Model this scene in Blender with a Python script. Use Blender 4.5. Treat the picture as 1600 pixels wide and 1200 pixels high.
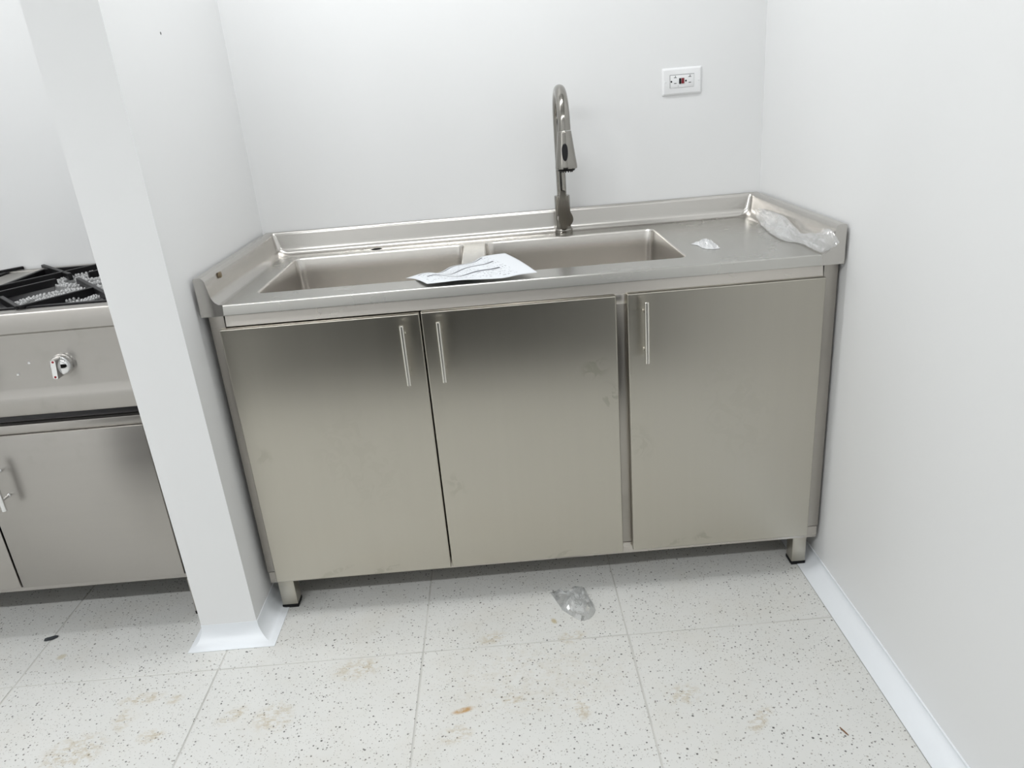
import bpy, bmesh, math, random
from mathutils import Vector, Matrix, noise as mnoise

for o in list(bpy.data.objects):
    bpy.data.objects.remove(o)
S = bpy.context.scene
COL = S.collection
PI = math.pi

# ---------------------------------------------------------------- camera
W_PX, H_PX, F_PX = 1600, 1200, 1174.34
CAM = Vector((0.7036, -1.7169, 1.2830))
YAW, PITCH, ROLL = 0.0016, -0.3696, -0.0841
def cam_axes():
    cy, sy, cp, sp = math.cos(YAW), math.sin(YAW), math.cos(PITCH), math.sin(PITCH)
    fw = Vector((sy*cp, cy*cp, sp)); r = Vector((cy, -sy, 0)); u = r.cross(fw)
    c, s = math.cos(ROLL), math.sin(ROLL)
    return r*c + u*s, u*c - r*s, fw
RT, UP, FW = cam_axes()
cam = bpy.data.cameras.new('camera')
cam.sensor_fit = 'HORIZONTAL'; cam.sensor_width = 36.0; cam.lens = F_PX*36.0/W_PX
cam.clip_start = 0.02
camo = bpy.data.objects.new('camera', cam); COL.objects.link(camo)
m = Matrix.Identity(4)
for i in range(3):
    m[i][0], m[i][1], m[i][2], m[i][3] = RT[i], UP[i], -FW[i], CAM[i]
camo.matrix_world = m
S.camera = camo
def on(px, py, ax, v):
    """world point on the axis plane ax = v seen at a pixel of the 1600x1200 photograph"""
    k = FW*F_PX + RT*(px-800) + UP*(600-py); i = 'xyz'.index(ax)
    return CAM + k*((v-CAM[i])/k[i])

# ---------------------------------------------------------------- world, exposure
wd = bpy.data.worlds.new('world'); S.world = wd; wd.use_nodes = True
wd.node_tree.nodes['Background'].inputs[0].default_value = (0.8, 0.85, 0.9, 1)
wd.node_tree.nodes['Background'].inputs[1].default_value = 0.3
S.view_settings.view_transform = 'Standard'; S.view_settings.look = 'None'
S.view_settings.exposure = 0.03; S.view_settings.gamma = 1.0
S.view_settings.use_curve_mapping = False
# ceiling battens (x, y, emission): one row over the front of the units, one row behind the photographer
LAMPS = [(0.47, -0.03, 67.0), (-0.75, -0.03, 42.0), (0.75, -2.25, 52.0), (-0.65, -2.25, 118.0), (-2.05, -2.25, 112.0)]

# ---------------------------------------------------------------- materials
def newmat(name):
    mt = bpy.data.materials.new(name); mt.use_nodes = True
    nt = mt.node_tree; b = nt.nodes['Principled BSDF']
    return mt, nt, b
def N(nt, t, **kw):
    n = nt.nodes.new(t)
    for k, v in kw.items(): setattr(n, k, v)
    return n
def L(nt, a, b): nt.links.new(a, b)
def math_node(nt, op, a, b=None, c=None, clamp=False):
    n = N(nt, 'ShaderNodeMath', operation=op); n.use_clamp = clamp
    for i, v in enumerate((a, b, c)):
        if v is None: continue
        if isinstance(v, (int, float)): n.inputs[i].default_value = v
        else: L(nt, v, n.inputs[i])
    return n.outputs[0]
def maprange(nt, v, a, b, c, d, smooth=False):
    n = N(nt, 'ShaderNodeMapRange'); n.clamp = True
    if smooth: n.interpolation_type = 'SMOOTHSTEP'
    L(nt, v, n.inputs[0])
    for i, x in enumerate((a, b, c, d)): n.inputs[i+1].default_value = x
    return n.outputs[0]
def mix(nt, f, a, b, typ='MIX'):
    n = N(nt, 'ShaderNodeMix', data_type='RGBA', blend_type=typ)
    if isinstance(f, (int, float)): n.inputs[0].default_value = f
    else: L(nt, f, n.inputs[0])
    for i, v in ((6, a), (7, b)):
        if isinstance(v, tuple): n.inputs[i].default_value = (*v, 1)
        else: L(nt, v, n.inputs[i])
    return n.outputs[2]
def pos(nt, scale=(1, 1, 1), loc=(0, 0, 0)):
    g = N(nt, 'ShaderNodeNewGeometry'); mp = N(nt, 'ShaderNodeMapping')
    L(nt, g.outputs['Position'], mp.inputs[0]); mp.inputs[3].default_value = scale; mp.inputs[1].default_value = loc
    return mp.outputs[0]
def noise_tex(nt, vec, scale, detail=3, rough=0.55):
    n = N(nt, 'ShaderNodeTexNoise'); n.inputs['Scale'].default_value = scale
    n.inputs['Detail'].default_value = detail; n.inputs['Roughness'].default_value = rough
    L(nt, vec, n.inputs['Vector']); return n.outputs['Fac']

def plain(name, col, rough=0.5, metal=0.0, spec=0.5, mottled=0.06, scale=30):
    mt, nt, b = newmat(name)
    f = noise_tex(nt, pos(nt), scale, 4)
    lo = tuple(c*(1-mottled) for c in col); hi = tuple(min(1, c*(1+mottled)) for c in col)
    L(nt, mix(nt, f, lo, hi), b.inputs['Base Color'])
    b.inputs['Roughness'].default_value = rough; b.inputs['Metallic'].default_value = metal
    b.inputs['Specular IOR Level'].default_value = spec
    return mt

def spot(nt, P, x, y, rx, ry, rot=0):
    """soft elliptical mask at a floor position"""
    mp = N(nt, 'ShaderNodeMapping', vector_type='TEXTURE'); L(nt, P, mp.inputs[0])
    mp.inputs[1].default_value = (x, y, 0); mp.inputs[2].default_value = (0, 0, rot); mp.inputs[3].default_value = (rx, ry, 1)
    ln = N(nt, 'ShaderNodeVectorMath', operation='LENGTH'); L(nt, mp.outputs[0], ln.inputs[0])
    return maprange(nt, ln.outputs['Value'], 0.35, 1.0, 1, 0, True)

def steel(name, brush='z', col=(0.44, 0.428, 0.395), rough=0.30, smudge=0.5, aniso=0.6, grain=0.02, var=0.03, marks=None):
    """brushed stainless steel, brushed along the given axis (None: satin, no direction)"""
    mt, nt, b = newmat(name)
    s = {'x': (2.0, 260, 260), 'y': (260, 2.0, 260), 'z': (260, 260, 2.0), None: (200, 200, 200)}[brush]
    g = noise_tex(nt, pos(nt, s), 1.0, 2, 0.6)
    s2 = {'x': (0.8, 34, 34), 'y': (34, 0.8, 34), 'z': (34, 34, 0.8), None: (6, 6, 6)}[brush]
    g2 = noise_tex(nt, pos(nt, s2), 1.0, 2, 0.6)
    cl = noise_tex(nt, pos(nt), 2.2, 4, 0.55)
    sm = maprange(nt, noise_tex(nt, pos(nt, (1, 1, 1), (3.1, 1.7, 0.4)), 13, 3, 0.6), 0.50, 0.66, 0, 1, True)
    sm = math_node(nt, 'MULTIPLY', sm, maprange(nt, cl, 0.50, 0.66, 0, 1, True))
    if marks:
        P = pos(nt); ms = None
        sx = N(nt, 'ShaderNodeSeparateXYZ'); L(nt, P, sx.inputs[0]); cb = N(nt, 'ShaderNodeCombineXYZ')
        L(nt, sx.outputs[0], cb.inputs[0]); L(nt, sx.outputs[2], cb.inputs[1])
        for (x, z, rx, rz, k) in marks:
            q = math_node(nt, 'MULTIPLY', spot(nt, cb.outputs[0], x, z, rx, rz, 0.3), k)
            ms = q if ms is None else math_node(nt, 'MAXIMUM', ms, q)
        n1 = N(nt, 'ShaderNodeTexNoise'); n1.inputs['Scale'].default_value = 26; n1.inputs['Detail'].default_value = 3; n1.inputs['Distortion'].default_value = 1.6
        L(nt, P, n1.inputs['Vector'])
        sm = math_node(nt, 'MULTIPLY', ms, maprange(nt, n1.outputs['Fac'], 0.47, 0.57, 0, 1, True))
    c0 = mix(nt, g2, tuple(c*(1-var) for c in col), tuple(min(1, c*(1+var)) for c in col))
    c1 = mix(nt, math_node(nt, 'MULTIPLY', sm, 0.5*smudge), c0, (col[0]*0.66, col[1]*0.68, col[2]*0.62))
    L(nt, c1, b.inputs['Base Color'])
    b.inputs['Metallic'].default_value = 1.0
    r = math_node(nt, 'ADD', maprange(nt, g2, 0.3, 0.7, rough-0.3*var, rough+0.3*var), math_node(nt, 'MULTIPLY', sm, 0.12*smudge))
    r = math_node(nt, 'ADD', r, maprange(nt, cl, 0.3, 0.7, -0.01, 0.015))
    L(nt, r, b.inputs['Roughness'])
    if grain:
        bp = N(nt, 'ShaderNodeBump'); bp.inputs['Strength'].default_value = grain; bp.inputs['Distance'].default_value = 0.002
        L(nt, g, bp.inputs['Height']); L(nt, bp.outputs[0], b.inputs['Normal'])
    if aniso and brush:
        t = N(nt, 'ShaderNodeTangent', direction_type='RADIAL', axis='Z' if brush != 'x' else 'X')
        b.inputs['Anisotropic'].default_value = aniso
        L(nt, t.outputs[0], b.inputs['Tangent'])
    return mt

def wall_mat(name, col):
    mt, nt, b = newmat(name)
    f = noise_tex(nt, pos(nt), 1.6, 3)
    L(nt, mix(nt, f, tuple(c*0.985 for c in col), col), b.inputs['Base Color'])
    b.inputs['Roughness'].default_value = 0.42; b.inputs['Specular IOR Level'].default_value = 0.45
    bp = N(nt, 'ShaderNodeBump'); bp.inputs['Strength'].default_value = 0.06; bp.inputs['Distance'].default_value = 0.003
    L(nt, noise_tex(nt, pos(nt), 45, 3), bp.inputs['Height']); L(nt, bp.outputs[0], b.inputs['Normal'])
    return mt

def tile_mat():
    mt, nt, b = newmat('terrazzo_tile')
    P = pos(nt)
    base = mix(nt, noise_tex(nt, P, 6, 4), (0.62, 0.625, 0.605), (0.70, 0.70, 0.68))
    def specks(sc, rad, dens, off):
        v = N(nt, 'ShaderNodeTexVoronoi'); v.inputs['Scale'].default_value = sc
        L(nt, pos(nt, (1, 1, 0.001), (off, off*2, 0)), v.inputs['Vector'])
        sep = N(nt, 'ShaderNodeSeparateColor'); L(nt, v.outputs['Color'], sep.inputs[0])
        rr = math_node(nt, 'MULTIPLY', maprange(nt, sep.outputs[0], 0, 1, 0.35, 1.0), rad)
        inside = maprange(nt, math_node(nt, 'SUBTRACT', v.outputs['Distance'], rr), -0.05, 0.05, 1, 0)
        keep = math_node(nt, 'LESS_THAN', sep.outputs[1], dens)
        return math_node(nt, 'MULTIPLY', inside, keep), sep.outputs[2]
    m1, t1 = specks(125, 0.27, 0.75, 0.3)
    m2, t2 = specks(230, 0.31, 0.6, 1.7)
    m3, t3 = specks(58, 0.15, 0.40, 4.1)
    c = mix(nt, math_node(nt, 'MULTIPLY', m2, 0.55), base, (0.30, 0.29, 0.27))
    c = mix(nt, math_node(nt, 'MULTIPLY', m1, 0.85), c, mix(nt, t1, (0.03, 0.03, 0.03), (0.33, 0.31, 0.28)))
    c = mix(nt, math_node(nt, 'MULTIPLY', m3, 0.95), c, (0.05, 0.05, 0.05))
    # dried mud and dirt trodden on the tiles
    st = noise_tex(nt, pos(nt, (1, 1, 0), (0.4, 0.1, 0)), 42, 5, 0.7)
    streak = noise_tex(nt, pos(nt, (60, 150, 0)), 1.0, 3, 0.7)
    tread = maprange(nt, math_node(nt, 'ADD', math_node(nt, 'MULTIPLY', st, 0.6), math_node(nt, 'MULTIPLY', streak, 0.4)), 0.44, 0.60, 0, 1, True)
    spots = None
    for (x, y, rx, ry, ro) in [(0.10, -0.375, .06, .06, .5), (0.0, -0.36, .05, .028, .6), (-0.33, -0.43, .09, .07, .3),
                               (-0.26, -0.345, .03, .045, .2), (-0.24, -0.28, .07, .026, .1), (-0.17, -0.40, .04, .03, .2),
                               (-0.16, -0.29, .03, .02, .3), (0.52, -0.47, .05, .035, .2), (0.65, -0.38, .04, .03, 0),
                               (1.03, -0.41, .055, .04, .2), (1.17, -0.50, .06, .024, .8), (0.80, -0.19, .05, .03, .3),
                               (0.27, -0.24, .08, .05, .1), (0.60, -0.17, .05, .03, .3), (0.80, -0.43, .03, .04, 0), (0.7, -0.32, .3, .16, 0)]:
        s_ = spot(nt, P, x, y, rx, ry, ro)
        if rx > .2: s_ = math_node(nt, 'MULTIPLY', s_, 0.30)
        spots = s_ if spots is None else math_node(nt, 'MAXIMUM', spots, s_)
    c = mix(nt, math_node(nt, 'MULTIPLY', math_node(nt, 'MULTIPLY', spots, tread), 0.62), c, (0.46, 0.385, 0.26))
    film = maprange(nt, noise_tex(nt, P, 5, 5, 0.65), 0.45, 0.75, 0, 0.25, True)
    c = mix(nt, film, c, (0.58, 0.545, 0.47))
    rust = math_node(nt, 'MULTIPLY', spot(nt, P, 0.535, -0.402, .034, .011, .25), maprange(nt, st, 0.35, 0.55, 0.2, 1))
    c = mix(nt, math_node(nt, 'MULTIPLY', rust, 0.85), c, (0.42, 0.22, 0.035))
    rust2 = math_node(nt, 'MULTIPLY', spot(nt, P, 0.763, -0.125, .009, .015, .4), 0.6)
    c = mix(nt, rust2, c, (0.40, 0.30, 0.10))
    rust3 = math_node(nt, 'MULTIPLY', spot(nt, P, -0.53, -0.10, .016, .014, .4), 0.5)
    c = mix(nt, rust3, c, (0.45, 0.38, 0.22))
    L(nt, c, b.inputs['Base Color'])
    L(nt, maprange(nt, math_node(nt, 'MAXIMUM', math_node(nt, 'MULTIPLY', spots, tread), film), 0, 1, 0.34, 0.7), b.inputs['Roughness'])
    b.inputs['Specular IOR Level'].default_value = 0.45
    return mt

def plastic_film(name, col, alpha, rough, edge=0.35, gloss=0.06):
    """thin polythene: mostly see-through, with a milky part and a glossy sheen"""
    mt, nt, b = newmat(name)
    out = nt.nodes['Material Output']
    b.inputs['Base Color'].default_value = (*col, 1); b.inputs['Roughness'].default_value = rough
    b.inputs['Specular IOR Level'].default_value = 0.9
    tr = N(nt, 'ShaderNodeBsdfTransparent'); mx = N(nt, 'ShaderNodeMixShader')
    f = noise_tex(nt, pos(nt), 22, 3, 0.55)
    fr = N(nt, 'ShaderNodeLayerWeight'); fr.inputs[0].default_value = 0.3
    a = math_node(nt, 'ADD', maprange(nt, f, 0.35, 0.65, alpha*0.75, min(1, alpha*1.25)), math_node(nt, 'MULTIPLY', fr.outputs['Facing'], edge), clamp=True)
    L(nt, a, mx.inputs[0]); L(nt, tr.outputs[0], mx.inputs[1]); L(nt, b.outputs[0], mx.inputs[2])
    gl = N(nt, 'ShaderNodeBsdfGlossy'); gl.inputs['Roughness'].default_value = rough; gl.inputs['Color'].default_value = (1, 1, 1, 1)
    fn = math_node(nt, 'ADD', math_node(nt, 'MULTIPLY', math_node(nt, 'POWER', fr.outputs['Facing'], 3.0), 0.5), gloss)
    m2 = N(nt, 'ShaderNodeMixShader'); L(nt, fn, m2.inputs[0]); L(nt, mx.outputs[0], m2.inputs[1]); L(nt, gl.outputs[0], m2.inputs[2])
    L(nt, m2.outputs[0], out.inputs['Surface'])
    return mt

def paper_mat():
    mt, nt, b = newmat('printed_paper')
    uv = N(nt, 'ShaderNodeUVMap'); sep = N(nt, 'ShaderNodeSeparateXYZ'); L(nt, uv.outputs[0], sep.inputs[0])
    u, v = sep.outputs[0], sep.outputs[1]
    def band(x, a, b_):
        return math_node(nt, 'MULTIPLY', math_node(nt, 'GREATER_THAN', x, a), math_node(nt, 'LESS_THAN', x, b_))
    ink = None
    for (v0, v1, u0, u1) in [(.93, .965, .12, .80), (.60, .64, .07, .80), (.32, .36, .10, .76)]:
        k = math_node(nt, 'MULTIPLY', band(v, v0, v1), band(u, u0, u1))
        ink = k if ink is None else math_node(nt, 'MAXIMUM', ink, k)
    # rows of print too small to read
    mp = N(nt, 'ShaderNodeMapping'); L(nt, uv.outputs[0], mp.inputs[0]); mp.inputs[3].default_value = (70, 26, 1)
    f = noise_tex(nt, mp.outputs[0], 1.0, 2, 0.7)
    mp2 = N(nt, 'ShaderNodeMapping'); L(nt, uv.outputs[0], mp2.inputs[0]); mp2.inputs[3].default_value = (9, 7, 1)
    para = maprange(nt, noise_tex(nt, mp2.outputs[0], 1.0, 2), 0.34, 0.48, 0, 1)
    rows = math_node(nt, 'GREATER_THAN', math_node(nt, 'SINE', math_node(nt, 'MULTIPLY', v, 95)), -0.2)
    txt = math_node(nt, 'MULTIPLY', math_node(nt, 'MULTIPLY', maprange(nt, f, 0.5, 0.6, 0, 1), rows), para)
    txt = math_node(nt, 'MULTIPLY', txt, math_node(nt, 'MULTIPLY', band(u, 0.06, 0.84), band(v, 0.08, 0.93)))
    c = mix(nt, math_node(nt, 'MULTIPLY', txt, 0.6), (0.66, 0.68, 0.705), (0.12, 0.12, 0.14))
    c = mix(nt, math_node(nt, 'MULTIPLY', ink, 0.9), c, (0.05, 0.05, 0.06))
    L(nt, c, b.inputs['Base Color']); b.inputs['Roughness'].default_value = 0.75
    b.inputs['Specular IOR Level'].default_value = 0.25
    return mt

M = dict(
    wall=wall_mat('white_wall_paint', (0.80, 0.805, 0.805)),
    trim=plain('white_cove_base', (0.80, 0.83, 0.86), 0.38, mottled=0.015, scale=8),
    ceil=plain('white_ceiling', (0.78, 0.78, 0.77), 0.8, mottled=0.02, scale=10),
    tile=tile_mat(),
    grout=plain('grout', (0.54, 0.535, 0.51), 0.9, mottled=0.35, scale=7),
    door=steel('brushed_steel_vertical', 'z', col=(0.54, 0.513, 0.45), rough=0.30, aniso=0.8, grain=0.003, var=0.02, smudge=1.0, marks=[tuple(on(px, py, 'y', 0)[i] for i in (0, 2))+(rx, rz, k) for px, py, rx, rz, k in
        [(930, 575, .045, .035, 1), (955, 620, .035, .05, .9), (1000, 690, .04, .07, .35), (712, 760, .03, .05, .45), (412, 715, .03, .03, .4),
         (1105, 835, .05, .018, .8), (1050, 848, .05, .012, .6), (600, 890, .08, .012, .7), (520, 895, .08, .010, .5), (870, 868, .06, .01, .6), (1150, 640, .12, .2, .15), (560, 720, .14, .2, .15)]]),
    post=steel('brushed_steel_post', 'z', col=(0.42, 0.395, 0.36), rough=0.30, aniso=0.6, grain=0, var=0.02, smudge=0.3),
    frame=steel('brushed_steel_frame', 'x', rough=0.27, smudge=0, grain=0, var=0.01, col=(0.62, 0.585, 0.54)),
    top=steel('brushed_steel_worktop', 'x', rough=0.27, smudge=0, aniso=0.3, grain=0, var=0.006, col=(0.54, 0.53, 0.50)),
    splash=steel('satin_steel_splash', None, rough=0.23, smudge=0, grain=0, var=0.01, col=(0.58, 0.56, 0.53)),
    basin=steel('satin_steel_basin', None, rough=0.25, smudge=0, grain=0, var=0.01, col=(0.70, 0.675, 0.64)),
    stove=steel('brushed_steel_stove', 'x', col=(0.42, 0.40, 0.375), rough=0.32, smudge=0.5, aniso=0.5, grain=0.004, var=0.025),
    nickel=steel('brushed_nickel', None, col=(0.31, 0.297, 0.272), rough=0.15, smudge=0, grain=0),
    handle=steel('brushed_bar_steel', None, col=(0.70, 0.68, 0.63), rough=0.26, smudge=0, grain=0.002),
    chrome=plain('chrome', (0.80, 0.80, 0.80), 0.06, 1.0, mottled=0.01),
    black=plain('black_rubber', (0.008, 0.008, 0.009), 0.45, spec=0.2),
    block_black=plain('reflected_matt_black', (0.012, 0.012, 0.012), 0.95, spec=0.1),  # for the added block that the steel doors mirror
    dark=plain('hole_shade', (0.03, 0.03, 0.03), 0.7),  # near-black colour standing in for shade inside the tap hole
    iron=plain('black_cast_iron', (0.007, 0.0065, 0.0075), 0.42, spec=0.3, mottled=0.3, scale=160),
    burner=plain('grey_cast_burner', (0.46, 0.46, 0.46), 0.38, 0.5, mottled=0.25, scale=200),
    pan=plain('dark_enamel_pan', (0.030, 0.029, 0.031), 0.35, 0.0, mottled=0.15),
    plate=plain('white_plastic', (0.82, 0.825, 0.83), 0.3, mottled=0.01),
    slot=plain('slot_grey', (0.12, 0.12, 0.12), 0.6),
    red=plain('dark_red_plastic', (0.20, 0.012, 0.02), 0.35),
    redmark=plain('red_mark', (0.28, 0.012, 0.02), 0.4),
    bag_milky=plastic_film('milky_film', (0.86, 0.87, 0.88), 0.15, 0.14, 0.30, 0.08),
    scrap=plastic_film('white_film', (0.88, 0.89, 0.90), 0.42, 0.2, 0.3, 0.08),
    bag_clear=plastic_film('clear_film', (0.66, 0.69, 0.70), 0.10, 0.08, 0.25, 0.20),
    paper=paper_mat(),
    debris=plain('dark_debris', (0.035, 0.04, 0.045), 0.6),
    wood=plain('splinter', (0.20, 0.10, 0.05), 0.7),
    resin=plain('brown_dirt', (0.16, 0.12, 0.07), 0.5, mottled=0.6, scale=400),
)
def emit_mat(power):
    mt = bpy.data.materials.new('lamp_diffuser'); mt.use_nodes = True
    nt = mt.node_tree; nt.nodes.clear()
    e = N(nt, 'ShaderNodeEmission'); o = N(nt, 'ShaderNodeOutputMaterial')
    e.inputs[0].default_value = (0.975, 0.99, 1.0, 1); e.inputs[1].default_value = power
    L(nt, e.outputs[0], o.inputs[0]); return mt

# ---------------------------------------------------------------- mesh helpers
def link(name, me, mat, parent=None, smooth=None):
    if smooth is not None:
        for p in me.polygons: p.use_smooth = True
        me.set_sharp_from_angle(angle=math.radians(smooth))
    if mat is not None: me.materials.append(M[mat] if isinstance(mat, str) else mat)
    o = bpy.data.objects.new(name, me); COL.objects.link(o)
    if parent: o.parent = parent
    return o
def from_bm(name, bm, mat, parent=None, smooth=None):
    me = bpy.data.meshes.new(name)
    bmesh.ops.recalc_face_normals(bm, faces=bm.faces)
    bm.to_mesh(me); bm.free()
    return link(name, me, mat, parent, smooth)
def tag(o, label, cat, group=None):
    o['label'] = label; o['category'] = cat
    if group: o['group'] = group
    return o
def struct(o): o['kind'] = 'structure'; return o
def thing(name, label, cat, loc=(0, 0, 0), group=None):
    o = bpy.data.objects.new(name, None); COL.objects.link(o); o.location = loc; o.empty_display_size = 0.05
    return tag(o, label, cat, group)
class T:
    """a thing whose parts are given in world coordinates: the parts are shifted to its base"""
    pass
def add_box(bm, x0, x1, y0, y1, z0, z1, bev=0, seg=2):
    r = bmesh.ops.create_cube(bm, size=1.0)
    for v in r['verts']:
        v.co = Vector(((x0+x1)/2+v.co.x*(x1-x0), (y0+y1)/2+v.co.y*(y1-y0), (z0+z1)/2+v.co.z*(z1-z0)))
    if bev:
        es = list({e for v in r['verts'] for e in v.link_edges})
        bmesh.ops.bevel(bm, geom=es, offset=bev, segments=seg, profile=0.5, affect='EDGES')
def box(name, x0, x1, y0, y1, z0, z1, mat, parent=None, bev=0, seg=2):
    bm = bmesh.new(); add_box(bm, x0, x1, y0, y1, z0, z1, bev, seg)
    o = from_bm(name, bm, mat, None, 40 if bev else None)
    if parent: adopt(o, parent)
    return o
def adopt(o, parent):
    """parent o, whose mesh is in world coordinates, keeping it in place"""
    off = Vector(parent.get('_w', parent.location))
    o.data.transform(Matrix.Translation(-off))
    o.parent = parent; o['_w'] = [off.x, off.y, off.z]
    return o
def add_tube(bm, pts, rad, n=16, caps=True):
    rings = []
    pts = [Vector(p) for p in pts]
    up = None
    for i, p in enumerate(pts):
        t = (pts[min(i+1, len(pts)-1)]-pts[max(i-1, 0)]).normalized()
        if up is None:
            up = t.orthogonal().normalized()
        a = (up - t*up.dot(t)).normalized(); b = t.cross(a); up = a
        r = rad[i] if isinstance(rad, (list, tuple)) else rad
        rings.append([bm.verts.new(p+(a*math.cos(2*PI*k/n)+b*math.sin(2*PI*k/n))*r) for k in range(n)])
    for q in range(len(rings)-1):
        for k in range(n):
            bm.faces.new((rings[q][k], rings[q][(k+1) % n], rings[q+1][(k+1) % n], rings[q+1][k]))
    if caps:
        bm.faces.new(rings[0][::-1]); bm.faces.new(rings[-1])
def tube(name, pts, rad, mat, parent=None, n=16):
    bm = bmesh.new(); add_tube(bm, pts, rad, n)
    o = from_bm(name, bm, mat, None, 40)
    return adopt(o, parent) if parent else o
def add_lathe(bm, prof, origin, axis=(0, 0, 1), n=28):
    """prof: list of (radius, distance along the axis)"""
    ax = Vector(axis).normalized(); a = ax.orthogonal().normalized(); b = ax.cross(a); o = Vector(origin)
    rings = []
    for r, h in prof:
        if r < 1e-6: rings.append([bm.verts.new(o+ax*h)])
        else: rings.append([bm.verts.new(o+ax*h+(a*math.cos(2*PI*k/n)+b*math.sin(2*PI*k/n))*r) for k in range(n)])
    for q in range(len(rings)-1):
        A, B = rings[q], rings[q+1]
        for k in range(n):
            k2 = (k+1) % n
            if len(A) == 1 and len(B) > 1: bm.faces.new((A[0], B[k], B[k2]))
            elif len(B) == 1 and len(A) > 1: bm.faces.new((A[k], A[k2], B[0]))
            elif len(A) > 1: bm.faces.new((A[k], A[k2], B[k2], B[k]))
def lathe(name, prof, origin, axis, mat, parent=None, n=28):
    bm = bmesh.new(); add_lathe(bm, prof, origin, axis, n)
    o = from_bm(name, bm, mat, None, 35)
    return adopt(o, parent) if parent else o
def extrude_profile(name, prof, x0, x1, mat, parent=None, smooth=35):
    """closed (y, z) outline extruded along x"""
    bm = bmesh.new()
    a = [bm.verts.new((x0, y, z)) for y, z in prof]; b = [bm.verts.new((x1, y, z)) for y, z in prof]
    n = len(prof)
    for i in range(n): bm.faces.new((a[i], a[(i+1) % n], b[(i+1) % n], b[i]))
    bm.faces.new(a); bm.faces.new(b[::-1])
    o = from_bm(name, bm, mat, None, smooth)
    return adopt(o, parent) if parent else o
def rrect(x0, x1, y0, y1, r, seg=6):
    """rounded rectangle outline, counter-clockwise"""
    pts = []
    for cx, cy, a0 in ((x1-r, y1-r, 0), (x0+r, y1-r, PI/2), (x0+r, y0+r, PI), (x1-r, y0+r, 1.5*PI)):
        for k in range(seg+1):
            a = a0+PI/2*k/seg; pts.append((cx+r*math.cos(a), cy+r*math.sin(a)))
    return pts
def lerp_table(tab, u):
    """smooth interpolation through equally spaced vectors"""
    n = len(tab)-1; f = min(max(u*n, 0), n-1e-6); i = int(f); t = f-i
    p0, p1, p2, p3 = tab[max(i-1, 0)], tab[i], tab[i+1], tab[min(i+2, n)]
    return 0.5*((2*p1)+(p2-p0)*t+(2*p0-5*p1+4*p2-p3)*t*t+(3*p1-p0-3*p2+p3)*t**3)

# ---------------------------------------------------------------- the room
XR, YB = 1.508, 0.604                 # right wall face, back wall face
XL, YF, ZC = -2.70, -3.60, 2.60        # left wall, wall behind the photographer, ceiling
PX0, PX1 = -0.155, -0.010              # partition between the stove bay and the sink bay

ts, tx, ty = 0.5133, -0.0842, -0.1995
fl = struct(box('floor', XL, XR, YF, YB, -0.06, -0.0015, 'grout'))
random.seed(5)
tile_me = None
for i in range(-6, 4):
    for j in range(-7, 3):
        x0, x1 = tx+i*ts, tx+(i+1)*ts; y0, y1 = ty+j*ts, ty+(j+1)*ts
        x0, x1 = max(x0, XL), min(x1, XR); y0, y1 = max(y0, YF), min(y1, YB)
        if x1-x0 < 0.02 or y1-y0 < 0.02: continue
        full = abs(x1-x0-ts) < 1e-6 and abs(y1-y0-ts) < 1e-6
        g = 0.0018
        if full and tile_me is not None:
            o = bpy.data.objects.new('tile', tile_me); COL.objects.link(o)
        else:
            bm = bmesh.new(); w, h = (x1-x0)/2-g, (y1-y0)/2-g
            add_box(bm, -w, w, -h, h, -0.009, 0.0, 0.0009, 1)
            o = from_bm('tile', bm, 'tile', None, 40)
            if full: tile_me = o.data
        o.location = ((x0+x1)/2, (y0+y1)/2, -random.random()*0.0004); o.parent = fl

struct(box('wall_back', XL-0.1, XR+0.1, YB, YB+0.1, -0.05, ZC, 'wall'))
wr = struct(box('wall_right', XR, XR+0.1, YF-0.1, YB, -0.05, ZC, 'wall'))
struct(box('wall_left', XL-0.1, XL, YF-0.1, YB, -0.05, ZC, 'wall'))
struct(box('wall_front', XL-0.1, XR+0.1, YF-0.1, YF, -0.05, ZC, 'wall'))
struct(box('ceiling', XL-0.1, XR+0.1, YF-0.1, YB+0.1, ZC, ZC+0.08, 'ceil'))
# partition: its end face leans out a little towards the top
bm = bmesh.new()
def pfront(z): return -0.088-0.016*z
vs = [bm.verts.new(p) for p in [(PX0, pfront(0), 0), (PX1, pfront(0), 0), (PX1, YB, 0), (PX0, YB, 0),
                                (PX0, pfront(ZC), ZC), (PX1, pfront(ZC), ZC), (PX1, YB, ZC), (PX0, YB, ZC)]]
for f in ((0, 1, 5, 4), (1, 2, 6, 5), (2, 3, 7, 6), (3, 0, 4, 7), (0, 3, 2, 1), (4, 5, 6, 7)):
    bm.faces.new([vs[i] for i in f])
wp = struct(from_bm('wall_partition', bm, 'wall', None, 30))
bm = bmesh.new(); p = on(251, 52, 'x', PX1)
add_lathe(bm, [(0, 0.0004), (0.003, 0.0004), (0.0034, -0.0), (0, -0.001)], p, (1, 0, 0), 12)
hole = from_bm('screw_hole', bm, 'slot', None); hole.parent = wp

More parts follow.
